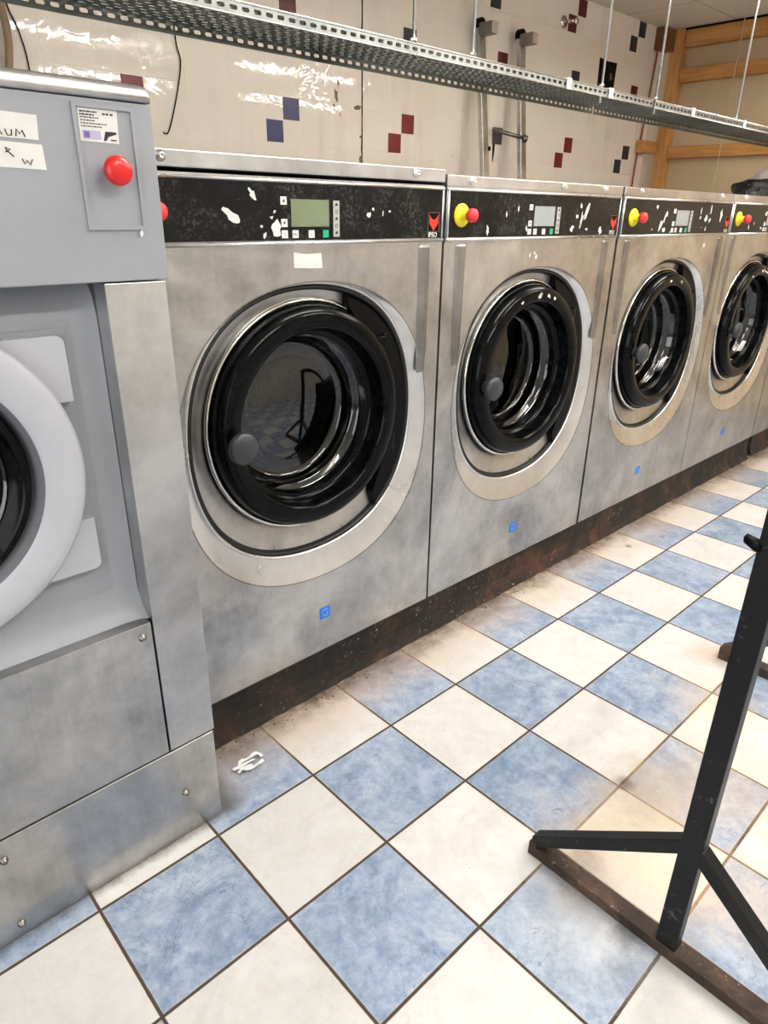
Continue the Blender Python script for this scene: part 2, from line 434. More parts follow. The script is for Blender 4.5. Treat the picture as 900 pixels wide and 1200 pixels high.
# ---------------------------------------------------------------- structure
XL, XR, YB, YW = -2.2, 5.68, -3.4, 1.93
struct('floor', MB().add([(XL,YB,0),(XR+.1,YB,0),(XR+.1,YW+.1,0),(XL,YW+.1,0)], [(0,1,2,3)]), FLOOR_M)
struct('ceiling', MB().box(XL, XR+.1, YB, YW+.1, CEIL, CEIL+.08), CEILM)
XWE = 5.50
wb = MB(); wb.box(XL, XWE, YW, YW+.1, 0, CEIL)
def dec(cell, row, quarter, col):
    x = WX0+cell*WT; z = WZ0+row*WT
    if quarter == 'ur': x += WT/2; z += WT/2
    g = .003
    wb.box(x+g, x+WT/2-g, YW-.003, YW+.001, z+g, z+WT/2-g, 1+DECL.index(col), 'k')
for c, col in ((-4,'r'), (0,'b'), (4,'r'), (8,'p'), (12,'r'), (16,'k')):
    dec(c, 0, 'll', col if c != 8 else 'p') if c != 8 else None
    dec(c, 0, 'ur', col)
for c, col in ((-4,'k'), (0,'d'), (4,'k'), (8,'d'), (12,'k'), (16,'d')):
    dec(c, 2, 'll', col); dec(c, 2, 'ur', col)
for c, col in ((-4,'b'), (0,'r'), (4,'d'), (8,'k'), (12,'d'), (16,'k')):
    dec(c, 4, 'll', col); dec(c, 4, 'ur', col)
# open joint and broken glaze in the tiles
rnd = random.Random(8); xs = 2.476; z = 1.66; L = []; Rr = []
while z < 2.42:
    L.append((xs-.003-rnd.uniform(0, .004), z)); Rr.append((xs+.003+rnd.uniform(0, .002), z)); z += .03
for i in range(len(L)-1): wb.add([(L[i][0], YW-.0012, L[i][1]), (Rr[i][0], YW-.0012, Rr[i][1]), (Rr[i+1][0], YW-.0012, Rr[i+1][1]), (L[i+1][0], YW-.0012, L[i+1][1])], [(0,1,2,3)], 6)
for u, z, a, b in ((-.03, 1.945, .055, .028), (-.012, 1.70, .03, .05), (-.012, 1.81, .02, .02), (-.175, 1.985, .035, .06), (-.16, 2.04, .02, .05), (-.19, 1.94, .016, .016), (-.15, 1.9, .01, .02)):
    flake(wb, xs+u, z, a, b, .2, int(z*100), YW-.0014, 7)
wb.polyxz([(3.575, 1.855), (3.60, 1.855), (3.598, 1.80), (3.588, 1.745), (3.582, 1.75)], YW-.0014, 6)
struct('wall_back', wb, [WTILE]+[DEC[k] for k in DECL]+[BLACK_M, simple('bare_mortar', (128, 112, 92), .9)])
struct('wall_right', MB().box(XR, XR+.1, YB, YW+.1, 0, CEIL), BOARD)
struct('wall_left', MB().box(XL-.1, XL, YB, YW+.1, 0, CEIL), PLAIN)
struct('wall_front', MB().box(XL-.1, XR+.1, YB-.1, YB, 0, CEIL), PLAIN)
# timber studs of the end wall
struct('trim_1', MB().box(5.585, 5.68, 1.79, 1.88, 0, CEIL), WOOD_V, bevel=.003)
struct('trim_2', MB().box(5.61, 5.68, YB, 1.785, 1.872, 1.955), WOOD, bevel=.003)
struct('trim_3', MB().box(5.61, 5.68, YB, 1.785, 2.395, 2.485), WOOD, bevel=.003)
struct('trim_4', MB().box(5.61, 5.68, YB, 1.785, 2.625, 2.735), WOOD, bevel=.003)
struct('trim_5', MB().box(5.35, 5.585, 1.865, 1.93, 1.905, 1.99), WOOD, bevel=.003)
struct('trim_6', MB().box(5.42, 5.585, 1.85, 1.93, 2.60, 2.74), rust_mat('dark_timber', (98, 58, 36), (136, 86, 54), (156, 104, 66)), bevel=.003)
struct('trim_7', MB().box(5.60, 5.68, YB, YW, 2.735, CEIL), BLACK_M)
for lx, ly in LIGHTS:
    t = thing('ceiling_light', (lx, ly, CEIL), 'white fluorescent batten hung from the ceiling %s' % {(0.75, -1.62): 'near the dryer end of the aisle', (2.7, -1.62): 'over the middle of the aisle', (4.65, -1.62): 'over the aisle by the beige end wall', (1.6, -.25): 'in front of the two nearest washers', (3.7, -.25): 'in front of the far washers'}[(lx, ly)], 'light', 'ceiling battens')
    build('housing', MB().box(lx-.62, lx+.62, ly-.07, ly+.07, 2.48, 2.54), HOUSING, t)
    for dx in (-.5, .5):
        build('suspension_wire', MB().tube([(lx+dx, ly, 2.54), (lx+dx, ly, CEIL)], .003, 6), HOUSING, t)

# ---------------------------------------------------------------- washers
YF = .285; ZB = .148; ZTOP = 1.545
def screw_into(mb, x, z, y, r=.011, mi=0):
    mb.lathe([(r*1.55, 0), (r*1.55, -.002), (r, -.003), (r*.9, -.009), (r*.45, -.010), (r*.4, -.006), (0.0005, -.006)], x, z, y, 20, mi)
def washer(cx, w, label, k):
    x0, x1 = cx-w/2, cx+w/2
    t = thing('washing_machine', (cx, YF, ZB), label, 'washing machine', 'row of washers along the tiled wall')
    oz, dz = .889, .912
    # cabinet shell (open front)
    cb = MB(); cb.box(x0+.004, x1-.004, YF+.006, 1.28, ZB, 1.535, 0, 'f')
    build('cabinet', cb, STEEL, t)
    # front sheet: plane with a round pressing
    N = 144; rc, rr = (cx+.010, .848), .430
    ang = sorted(set([2*PI*i/N for i in range(N)] + [math.atan2(b-rc[1], a-rc[0]) % (2*PI) for a in (x0, x1) for b in (ZB, 1.362)]))
    ins, outs = [], []
    for a in ang:
        c, s = math.cos(a), math.sin(a)
        tx = ((x1 if c > 0 else x0)-rc[0])/c if abs(c) > 1e-6 else 1e9
        tz = ((1.362 if s > 0 else ZB)-rc[1])/s if abs(s) > 1e-6 else 1e9
        m = min(tx, tz)
        q = sqr(a, .042); ins.append((rc[0]+rr*c*q, YF, rc[1]+rr*s*q)); outs.append((rc[0]+m*c, YF, rc[1]+m*s))
    n = len(ang); fp = MB()
    fp.add(ins+outs, [(i, n+i, n+(i+1)%n, (i+1)%n) for i in range(n)])
    # folded outer edges
    fp.add([(x0,YF,ZB),(x1,YF,ZB),(x1,YF,1.362),(x0,YF,1.362),(x0,YF+.02,ZB),(x1,YF+.02,ZB),(x1,YF+.02,1.362),(x0,YF+.02,1.362)],
           [(0,4,5,1),(1,5,6,2),(2,6,7,3),(3,7,4,0)])
    front = build('front_panel', fp, STEEL, t, fixn=False)
    # pressed bowl round the door
    dm = MB(); K = 5; vs = []; m = 120
    for q in range(K+1):
        f = q/K
        cxx = rc[0]+(cx-rc[0])*f; czz = rc[1]+(oz-rc[1])*f; r = rr+(.384-rr)*f
        dep = .022*(f**.8)
        if q == 0: dep = 0
        for i in range(m):
            a = 2*PI*i/m; g = r*sqr(a, .042); vs.append((cxx+g*math.cos(a), YF+dep, czz+g*math.sin(a)))
    dm.add(vs, [(q*m+i, q*m+(i+1)%m, (q+1)*m+(i+1)%m, (q+1)*m+i) for q in range(K) for i in range(m)], 0, True)
    n9 = 144; cr, cr2 = [[(rc[0]+(rr+e)*sqr(2*PI*i/n9, .042)*math.cos(2*PI*i/n9), YF-.0003, rc[1]+(rr+e)*sqr(2*PI*i/n9, .042)*math.sin(2*PI*i/n9)) for i in range(n9)] for e in (.0008, -.0022)]
    dm.add(cr+cr2, [(i, (i+1)%n9, n9+(i+1)%n9, n9+i) for i in range(n9)], 1)  # crease shade drawn as a thin dark outline round the pressing
    build('door_surround', dm, [STEEL_T, STEEL_D], t)
    lip = MB(); lip.lathe([(e[0], e[1], .042) for e in [(.390, .026), (.388, .015), (.384, .012), (.380, .018), (.379, .026), (.386, .03)]], cx, oz, YF, 120)
    build('opening_lip', lip, STEEL_T, t)
    gk = MB(); gk.lathe([(.380, .019, .042), (.376, .016, .042), (.371, .017, .042), (.368, .022, .042), (.364, .045, .042)], cx, oz, YF, 120)
    build('gasket', gk, GASKET, t)
    dish = MB(); dish.lathe([(.368, .034, .042), (.350, .038, .03), (.325, .046), (.296, .058), (.24, .085)], cx, oz, YF, 120)
    for a in (-1.25, -1.95):
        c, s = math.cos(a), math.sin(a)
        dish.bar((cx+.30*c, YF+.0575, oz+.30*s), (cx+.366*c*sqr(a, .04), YF+.0345, oz+.366*s*sqr(a, .04)), .0015, .003, (0, 1, 0), 1)
    build('door_dish', dish, [STEEL, BLACK_M], t)
    # hinge cover: black crescent at the right
    hc = MB(); A0, A1, nn = math.radians(-52), math.radians(70), 40; vs = []
    for i in range(nn+1):
        f = i/nn; a = A0+(A1-A0)*f; wd = math.sin(PI*f)**.45 if 0 < f < 1 else 0
        ro = .3665; ri = ro-.080*wd-.002
        for r, y in ((ro, .032), (ro-.008, .012), (ri+.004, .012), (ri, .05)):
            g = r*sqr(a, .042 if r > .35 else 0); vs.append((cx+g*math.cos(a), YF+y, oz+g*math.sin(a)))
    hc.add(vs, [(i*4+k2, i*4+k2+1, (i+1)*4+k2+1, (i+1)*4+k2) for i in range(nn) for k2 in range(3)], 0, False)
    hcov = build('hinge_cover', hc, BLACK_M, t)
    for a in (math.radians(38), math.radians(-24)):
        h = MB(); c, s = math.cos(a), math.sin(a)
        h.box(cx+.298*c-.012, cx+.298*c+.022, YF-.008, YF+.03, dz+.298*s-.022, dz+.298*s+.022)
        h.tube([(cx+.298*c+.024, YF+.002, dz+.298*s-.028), (cx+.298*c+.024, YF+.002, dz+.298*s+.028)], .007, 10)
        build('hinge', h, BLACK, hcov, bevel=.003)
    ch = MB(); ch.lathe([(.318+.0065*math.cos(b), .036+.008*math.sin(b)) for b in [2*PI*i/10 for i in range(11)]], cx, dz, YF, 120)
    build('chrome_ring', ch, CHROME, t)
    # door
    dr = MB(); dr.lathe([(.309, .06), (.309, .02), (.304, .0), (.297, -.012), (.284, -.018), (.256, -.0175), (.249, -.014), (.246, -.004), (.244, .03), (.240, .046), (.226, .048)], cx, dz, YF, 120)
    for q in range(k['chips'] if 'chips' in k else 0):
        rnd = random.Random(cx*100+q); a = math.radians(rnd.uniform(70, 118)); c, s = math.cos(a), math.sin(a)
        flake(dr, cx+.272*c, dz+.272*s, rnd.uniform(.012, .036), rnd.uniform(.008, .016), rnd.uniform(-.6, .9), q, YF-.0187, 1)
    door = build('door', dr, [BLACK, WHITE_CHIP], t)
    gb = MB(); gb.lathe([(.236, .046), (.228, .07), (.222, .083), (.210, .086), (.206, .10), (.204, .122), (.198, .134), (.186, .138), (.12, .131), (.06, .127), (.0005, .126)], cx, dz, YF, 96)
    build('glass_bowl', gb, GLASS, door)
    hd = MB(); hx, hz = cx-.268, dz-.012
    hd.lathe([(.020, 0), (.020, -.03), (.036, -.034), (.041, -.040), (.041, -.050), (.036, -.056), (.0005, -.059)], hx, hz, YF-.01, 40)
    build('door_knob', hd, KNOBM, door)
    # drum
    du = MB(); du.lathe([(.243, .085), (.236, .12), (.234, .165), (.285, .19), (.29, .22), (.29, .62), (.26, .64), (.0005, .645)], cx, dz, YF, 64)
    for a in (.5, .5+2*PI/3, .5+4*PI/3):
        c, s = math.cos(a), math.sin(a)
        du.bar((cx+.27*c, YF+.2, dz+.27*s), (cx+.27*c, YF+.62, dz+.27*s), .05, .05, (c, 0, s))
        du.bar((cx, YF+.635, dz), (cx+.24*c, YF+.635, dz+.24*s), .05, .012, (0, 1, 0), 1)
    du.lathe([(.07, -.01), (.06, -.03), (.0005, -.035)], cx, dz, YF+.64, 32, 1)
    build('drum', du, [DRUM, STEEL], t)
    # vertical pressed ribs beside the door
    for s in (-1, 1):
        if s < 0 and k.get('green'): continue
        rb = MB(); xx = cx+s*(w/2-.075); L = [(.99, .0, .012), (1.07, .0035, .017), (1.30, .0055, .019), (1.352, .0055, .019), (1.3615, .0, .019)]
        vs = []
        for z, d, hw in L:
            for u, dd in ((-hw-.005, 0), (-hw+.004, d), (hw-.004, d), (hw+.005, 0)): vs.append((xx+u, YF-dd-.0004, z))
        rb.add(vs, [(i*4+j, i*4+j+1, (i+1)*4+j+1, (i+1)*4+j) for i in range(len(L)-1) for j in range(3)])
        build('pressed_rib', rb, STEEL_R, t)
    # control fascia
    cp = MB(); y = YF-.002
    cp.box(x0+.002, x1-.002, y+.0005, YF+.05, 1.362, 1.515)
    cp.box(x0+.012, x1-.012, y-.003, y+.0005, 1.377, 1.503, 1, 'k')
    fl = y-.0036
    for i, (u, z, fw_, fh, ro) in enumerate(k['flakes']): flake(cp, cx+u, z, fw_, fh, ro, i*7+int(cx*31), fl, 2)
    cpo = build('control_panel', cp, [STEEL_B, PANEL, WHITE_CHIP], t)
    tr = MB()
    tr.tube([(x0+.004, y-.003, 1.507), (x1-.004, y-.003, 1.507)], .0035, 8)
    tr.tube([(x0+.004, y-.003, 1.371), (x1-.004, y-.003, 1.371)], .0045, 8)
    tr.tube([(x1-.008, y-.002, 1.371), (x1-.008, y-.002, 1.507)], .003, 8)
    tr.tube([(x0+.008, y-.002, 1.371), (x0+.008, y-.002, 1.507)], .003, 8)
    build('edge_trim', tr, STEEL_T, cpo)
    ds = MB(); ds.box(cx-.062, cx+.054, fl-.0012, fl+.001, 1.408, 1.469); build('display', ds, LCD_G if k.get('green') else LCD_W, cpo)
    def key(u, z, mat, mark=None):
        kb = MB(); s = .0088; kb.box(cx+u-s, cx+u+s, fl-.0012, fl+.0005, z-s, z+s)
        ky = fl-.0015
        if mark == 'up': kb.polyxz([(cx+u-.004, z-.003), (cx+u+.004, z-.003), (cx+u, z+.004)], ky, 1)
        elif mark == 'down': kb.polyxz([(cx+u, z-.004), (cx+u+.004, z+.003), (cx+u-.004, z+.003)], ky, 1)
        elif mark: text_into(kb, mark, cx+u-.0022*len(mark)-.001, z-.003, ky, .008, 1)
        build('key', kb, [mat, INK], cpo)
    key(-.083, 1.465, KEY_W, 'up'); key(-.083, 1.416, KEY_W, 'down')
    key(-.083, 1.391, KEY_W, 'C'); key(-.051, 1.391, KEY_W, 'PRG'); key(-.002, 1.391, KEY_W, 'F'); key(.043, 1.391, KEY_G, 'I')
    st = MB(); st.box(cx+.068, cx+.088, fl-.001, fl+.0005, 1.384, 1.468)
    for i in range(5):
        z = 1.459-i*.0163
        if i % 2: st.lathe([(.0045, 0), (.003, 0)], cx+.078, z, fl-.0014, 12, 1)
        else: st.polyxz([(cx+.073, z-.004), (cx+.083, z-.002), (cx+.080, z+.004), (cx+.075, z+.002)], fl-.0014, 1)
    build('icon_strip', st, [STRIP, INK], cpo)
    # maker's badge: red fox-like head over IPSO
    bd = MB(); bx, bz = x1-.046, 1.419; G = 1.32
    bd.box(bx-.024, bx+.024, fl-.0008, fl+.0005, bz-.025, bz+.026, 3); bd.box(bx-.022, bx+.022, fl-.0010, fl-.0007, bz-.024, bz+.0245, 0)
    P = [(0,-.018),(.008,-.008),(.014,-.002),(.013,.006),(.015,.016),(.008,.008),(.003,.005),(-.003,.005),(-.008,.008),(-.015,.016),(-.013,.006),(-.014,-.002),(-.008,-.008)]
    bd.polyxz([(bx+a*G, bz+b*G) for a, b in P], fl-.0012, 1)
    bd.polyxz([(bx-.009, bz+.001), (bx-.003, bz-.003), (bx-.007, bz-.004)], fl-.0016, 0); bd.polyxz([(bx+.003, bz-.003), (bx+.009, bz+.001), (bx+.007, bz-.004)], fl-.0016, 0)
    text_into(bd, 'IPSO', bx-.0225, bz-.0395, fl-.0014, .0185, 2, .0003)
    build('badge', bd, [BLACK_M, BADGE_R, KEY_W, STEEL_D], cpo)
    # emergency stop
    es = MB(); es.lathe([(.032, 0), (.033, -.004), (.031, -.007), (.018, -.008), (.0135, -.012), (.0135, -.03)], cx+k.get('stop', -.425), 1.438, fl, 40)
    eo = build('emergency_stop', es, YELLOW, t)
    eb = MB(); eb.lathe([(.0125, -.012), (.0125, -.032), (.0185, -.036), (.0195, -.042), (.0185, -.052), (.013, -.057), (.0005, -.058)], cx+k.get('stop', -.425), 1.438, fl, 32)
    build('red_button', eb, RED_F, eo)
    # top cover with screws
    lift = k.get('lift', 0)
    tc = MB(); z1 = ZTOP+lift; z0 = 1.515+lift*.7
    tc.add([(x0,YF-.004,z0),(x1-.001,YF-.004,z0),(x1-.001,1.29,z0),(x0,1.29,z0),(x0,YF-.004,z1),(x1-.001,YF-.004,z1),(x1-.001,1.29,z1),(x0,1.29,z1)],
           [(0,3,2,1),(4,5,6,7),(0,1,5,4),(2,3,7,6),(3,0,4,7),(1,2,6,5)])
    tco = build('top_cover', tc, STEEL_B, t, bevel=.0025)
    for u in k.get('screws', (-.385, .09, .36)):
        sc = MB(); screw_into(sc, cx+u, (z0+z1)/2+.003, YF-.004, .0075); build('screw', sc, STEEL_T, tco)
    # stickers
    sk = MB(); u0 = k.get('blue', 0); yy = YF-.0006
    sk.prism(rrect(cx+u0-.021, cx+u0+.021, .262, .304, .004), YF-.0008, YF-.0001)
    sk.polyxz([(cx+u0-.014, .296), (cx+u0+.014, .296), (cx+u0+.012, .292), (cx+u0-.012, .292)], YF-.0012, 1)
    sk.polyxz([(cx+u0-.012, .287), (cx+u0-.009, .287), (cx+u0-.006, .274), (cx+u0+.006, .274), (cx+u0+.009, .287), (cx+u0+.012, .287), (cx+u0+.008, .270), (cx+u0-.008, .270)], YF-.0012, 1)
    b = build('blue_sticker', sk, [BLUE_ST, simple('sticker_mark', (120, 176, 240), .5)], t)
    if k.get('paper'):
        pm = MB(); pm.prism([(cx-.056, 1.313), (cx+.034, 1.309), (cx+.032, 1.346), (cx-.02, 1.344), (cx-.055, 1.350)], YF-.0008, YF-.0001); build('paper_label', pm, PAPER, t)
    if k.get('fchips'):
        pm = MB()
        for i, (u, z, a, b2) in enumerate(k['fchips']): flake(pm, cx+u, z, a, b2, i, i+3, YF-.0007)
        build('paint_chips', pm, WHITE_CHIP, t)
    return t
washer(.860, .970, 'nearest steel washer, beside the grey dryer, with green display and a white paper label',
       dict(green=1, paper=1, lift=.012, screws=(-.384, .365), blue=.016, flakes=[(-.168,1.477,.034,.018,-.9),(-.226,1.430,.056,.024,-.6),(-.118,1.428,.012,.008,.3),(-.148,1.408,.012,.01,0),(-.106,1.405,.038,.036,-.9),(-.140,1.388,.01,.020,-.3),(-.11,1.44,.01,.006,.8),(.19,1.437,.02,.014,.5),(.205,1.45,.01,.008,.2),(.24,1.44,.006,.016,0),(.265,1.445,.01,.008,0)]))
washer(1.847, .985, 'second steel washer from the left, white scratches on its panel and door top',
       dict(chips=5, blue=-.001, stop=-.430, fchips=[(-.06,1.318,.014,.02),(-.035,1.325,.012,.016),(-.022,1.31,.016,.014)], screws=(-.383,.099,.363),
            flakes=[(-.30,1.397,.014,.035,.1),(-.15,1.46,.008,.022,0),(-.21,1.44,.008,.024,0),(-.10,1.40,.014,.02,.3),(.215,1.475,.014,.02,.4),(.255,1.455,.018,.075,-.45),(.195,1.44,.02,.016,.6),(.225,1.43,.014,.05,-.1),(.17,1.40,.022,.03,-.4),(.22,1.405,.01,.016,0),(.265,1.398,.022,.01,0),(.36,1.39,.026,.03,.3),(.24,1.44,.02,.014,0)]))
washer(2.866, 1.022, 'third steel washer from the left, big pale chips on both sides of its display',
       dict(chips=3, blue=-.006, stop=-.43, fchips=[(.27,1.325,.03,.026),(.255,1.31,.018,.014)], screws=(-.385,.36),
            flakes=[(-.24,1.478,.02,.018,-.5),(-.15,1.45,.02,.03,.2),(-.165,1.435,.014,.05,-.3),(-.19,1.41,.026,.06,-.5),(-.16,1.392,.03,.026,0),(-.26,1.395,.014,.01,0),(-.10,1.382,.01,.01,0),(.17,1.47,.012,.03,0),(.17,1.44,.018,.016,0),(.23,1.437,.03,.03,.3),(.27,1.43,.02,.022,0),(.24,1.395,.014,.022,0),(.27,1.475,.014,.04,0),(.385,1.455,.028,.06,.1),(.2,1.40,.01,.01,0)]))
washer(3.885, 1.004, 'fourth steel washer from the left, with a black bag on its lid',
       dict(chips=6, blue=-.01, stop=-.43, screws=(-.385,.36), flakes=[(-.28,1.40,.014,.03,.3),(-.22,1.42,.01,.02,0),(-.12,1.395,.02,.014,0),(-.06,1.475,.04,.014,.4),(.2,1.45,.03,.04,.4)]))
washer(4.895, 1.0, 'farthest steel washer, only a sliver of its front showing at the right edge',
       dict(blue=-.01, stop=-.43, flakes=[(-.2,1.42,.03,.03,0)]))
# plinths under the washers
def plinth(x0, x1, label, y0=.29):
    mb = MB(); n = int((x1-x0)/.03); rnd = random.Random(5)
    rows = [(0, -.022), (.02, -.012), (.06, 0), (.125, 0), (.140, -.004), (.147, -.004)]
    vs = []
    for i in range(n+1):
        x = x0+(x1-x0)*i/n
        for z, d in rows: vs.append((x, y0+d+rnd.uniform(-.003, .003)*(1 if z < .13 else .2), z))
    R = len(rows)
    mb.add(vs, [(i*R+j, (i+1)*R+j, (i+1)*R+j+1, i*R+j+1) for i in range(n) for j in range(R-1)])
    mb.box(x0, x1, y0+.004, 1.28, 0, .147, 0)
    o = build('plinth', mb, PLINTH, origin=((x0+x1)/2, y0, 0)); tag(o, label, 'plinth'); return o
plinth(.36, 4.375, 'long rusty black steel plinth under the first four washers')
plinth(4.46, 5.42, 'short dark plinth under the farthest washer', .30)
# crumbs of dirt along the plinth
mb = MB(); rnd = random.Random(2)
for i in range(150):
    x = rnd.choice([rnd.uniform(.37, 1.15), rnd.uniform(.37, 4.3), rnd.gauss(1.85, .12)]); y = .258-abs(rnd.gauss(0, .022)); s = rnd.uniform(.001, .004)
    if x < .37: continue
    vs = [(x+math.cos(a)*s*rnd.uniform(.6, 1.2), y+math.sin(a)*s*rnd.uniform(.6, 1.2), 0) for a in (0, 1.2, 2.4, 3.8, 5)]+[(x, y, s*.9)]
    mb.add(vs, [(0,1,5),(1,2,5),(2,3,5),(3,4,5),(4,0,5)])
o = build('dirt_crumbs', mb, DIRT); tag(o, 'brown crumbs of dirt and rust scattered along the foot of the plinth', 'dirt', kind='stuff')

def holed(mb, x0, x1, z0, z1, y, cx, cz, r, mi=0):
    N = 96
    ang = sorted(set([2*PI*i/N for i in range(N)] + [math.atan2(b-cz, a-cx) % (2*PI) for a in (x0, x1) for b in (z0, z1)]))
    A, B = [], []
    for a in ang:
        c, s = math.cos(a), math.sin(a)
        tx = ((x1 if c > 0 else x0)-cx)/c if abs(c) > 1e-6 else 1e9
        tz = ((z1 if s > 0 else z0)-cz)/s if abs(s) > 1e-6 else 1e9
        m = min(tx, tz); A.append((cx+r*c, y, cz+r*s)); B.append((cx+m*c, y, cz+m*s))
    n = len(ang); mb.add(A+B, [(i, n+i, n+(i+1)%n, (i+1)%n) for i in range(n)], mi)
# ---------------------------------------------------------------- grey dryer at the left
YD = .058; XD0, XD1 = -.62, .352
d = thing('tumble_dryer', (-.136, YD, 0), 'big grey and steel dryer at the left edge with pale round door', 'dryer')
mb = MB(); mb.box(XD0, XD1-.006, YD+.14, 1.15, .0, 1.60, 0)
mb.box(XD0, XD1-.006, YD+.002, YD+.16, 0.004, .25, 0); 
build('body', mb, STEEL_D, d)
mb = MB(); mb.box(XD0, .345, YD-.002, YD+.14, .0, .272); kp = build('kick_panel', mb, STEEL, d, bevel=.002)
for x, z in ((.255, .133), (-.14, .223), (-.141, .035)):
    s = MB(); screw_into(s, x, z, YD-.002, .0055); build('screw', s, STEEL_D, kp)
mb = MB(); mb.box(XD0, .230, YD, YD+.018, .276, .634); mb.box(XD0, .230, YD+.004, YD+.13, .614, .6335)
lp = build('lower_panel', mb, STEEL, d, bevel=.0015)
s = MB(); screw_into(s, .208, .604, YD, .0055); build('screw', s, STEEL_D, lp)
mb = MB(); mb.box(.2345, .349, YD, YD+.0505, .276, 1.322); mb.box(.2345, .345, YD+.05, YD+.14, .276, 1.32, 1)
build('corner_column', mb, [STEEL_B, STEEL_D], d, bevel=.0015)
# recessed grey back plate, rolled where it meets the shroud
mb = MB(); yb = YD+.070; P = [(.634, YD+.03), (.66, yb-.012), (.70, yb), (1.26, yb), (1.30, yb+.01), (1.325, yb+.03)]
vs = []; X = [XD0, .19, .22, .235]; DY = [0, 0, -.004, -.014]
for x, dy in zip(X, DY):
    for z, y in P: vs.append((x, y+dy, z))
n = len(P); mb.add(vs, [(i*n+j, (i+1)*n+j, (i+1)*n+j+1, i*n+j+1) for i in range(len(X)-1) for j in range(n-1) if not (i == 0 and j == 2)], 0, True)
holed(mb, XD0, .19, .70, 1.26, yb, -.136, 1.004, .205)
build('recess_panel', mb, GREY, d)
# door: plate, ring, glass
cx, cz = -.136, 1.004
mb = MB(); holed(mb, cx-.312, .1785, .762, 1.245, yb-.004, cx, cz, .204)
for a, b, c, e in ((cx-.312, .1785, .762, .766), (cx-.312, .1785, 1.241, 1.245), (.1745, .1785, .766, 1.241)): mb.box(a, b, yb-.0045, yb-.0005, c, e)
build('door_recess_frame', mb, GREY, d)
x1 = .167; P = []
pl = rrect(cx-.302, x1, .772, 1.236, .016)
# notch in the right side
out = []
for p in pl: out.append(p)
mb = MB()
nt0, nt1, nx = .882, 1.117, .115
pts = [q for q in out]
# build as three prisms: main slab left of the notch, upper and lower tabs
top = [(nx, nt1), (x1, nt1)] + [p for p in pl if p[0] > x1-.02 and p[1] > 1.2] + [(nx, 1.236)]
bot = [(nx, .772)] + [p for p in pl if p[0] > x1-.02 and p[1] < .8] + [(x1, nt0), (nx, nt0)]
mb.prism(top, yb-.022, yb-.003); mb.prism(bot, yb-.022, yb-.003)
holed(mb, cx-.302, nx, .772, 1.236, yb-.022, cx, cz, .215)
mb.box(nx-.004, nx, yb-.0218, yb-.003, nt0, nt1)
mb.box(cx-.302, nx, yb-.0218, yb-.003, .772, .776); mb.box(cx-.302, nx, yb-.0218, yb-.003, 1.232, 1.236)
dp = build('door_plate', mb, PALE, d)
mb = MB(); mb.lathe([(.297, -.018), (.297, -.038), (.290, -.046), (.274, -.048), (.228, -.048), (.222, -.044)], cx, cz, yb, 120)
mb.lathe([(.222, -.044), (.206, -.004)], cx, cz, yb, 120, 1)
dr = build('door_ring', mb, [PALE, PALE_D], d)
mb = MB(); mb.lathe([(.208, -.014), (.203, -.030), (.196, -.034), (.188, -.028), (.180, -.01), (.172, -.006), (.166, .01)], cx, cz, yb, 120)
build('door_gasket', mb, BLACK, dr)
mb = MB(); mb.lathe([(.170, .0), (.162, .006), (.155, .03), (.12, .045), (.0005, .05)], cx, cz, yb, 96)
build('door_glass', mb, GLASS, dr)
mb = MB(); mb.lathe([(.175, .012), (.175, .10), (.0005, .11)], cx, cz, yb, 64)
build('drum', mb, DRUM, d)
# control fascia
mb = MB(); mb.box(XD0, XD1+.002, YD-.004, YD+.14, 1.325, 1.602)
cf = build('control_fascia', mb, GREY, d, bevel=.002)
mb = MB(); yf = YD-.004
fx0, fx1, fz0, fz1, fwd = .2195, .3215, 1.409, 1.595, .0065
for a, b, c, e in ((fx0, fx1, fz0, fz0+fwd), (fx0, fx1, fz1-fwd, fz1), (fx0, fx0+fwd, fz0+fwd, fz1-fwd), (fx1-fwd, fx1, fz0+fwd, fz1-fwd)):
    mb.box(a, b, yf-.004, yf+.001, c, e)
build('fascia_frame', mb, GREY, cf)
mb = MB(); q = yf-.0008
mb.prism([(.228, 1.541), (.291, 1.540), (.293, 1.588), (.229, 1.588)], q, yf+.0001)
text = ['MAINTENANCE', 'SERVICE 24/7']
for i, wl in enumerate((.026, .021, .028, .024, .040, .032)):
    z = 1.584-i*.0042
    xx = .2315
    while xx < .2315+wl:
        ww = random.Random(i*50+int(xx*9000)).uniform(.002, .006); mb.quadxz(xx, min(xx+ww, .2335+wl), z-.0022 if i < 2 else z-.0016, z, q-.0004, 1); xx += ww+.0009
for xx in (.268, .274, .281): mb.quadxz(xx, xx+.0045, 1.5798, 1.5825, q-.0004, 1)
mb.quadxz(.2325, .262, 1.544, 1.5565, q-.0004, 2); mb.quadxz(.2345, .2435, 1.546, 1.555, q-.0007, 3)
mb.polyxz([(.262, 1.544), (.265, 1.544), (.268, 1.5565), (.262, 1.5565)], q-.0004, 4)
mb.polyxz([(.2655, 1.543), (.270, 1.543), (.274, 1.549), (.288, 1.5535), (.288, 1.5565), (.270, 1.5565)], q-.0004, 1)
mb.quadxz(.277, .287, 1.5435, 1.5455, q-.0004, 1)
build('service_card', mb, [PAPER, INK, LILAC, PURPLE, PAPER], cf)
mb = MB(); mb.lathe([(.011, 0), (.011, -.016), (.020, -.019), (.0228, -.023), (.0228, -.030), (.0195, -.036), (.010, -.0385), (.0005, -.039)], .272, 1.499, yf, 48)
build('stop_button', mb, RED, d)
mb = MB(); flake(mb, .3105, 1.4045, .008, .016, 0, 4, yf-.0045); build('label_scrap', mb, PAPER, cf)
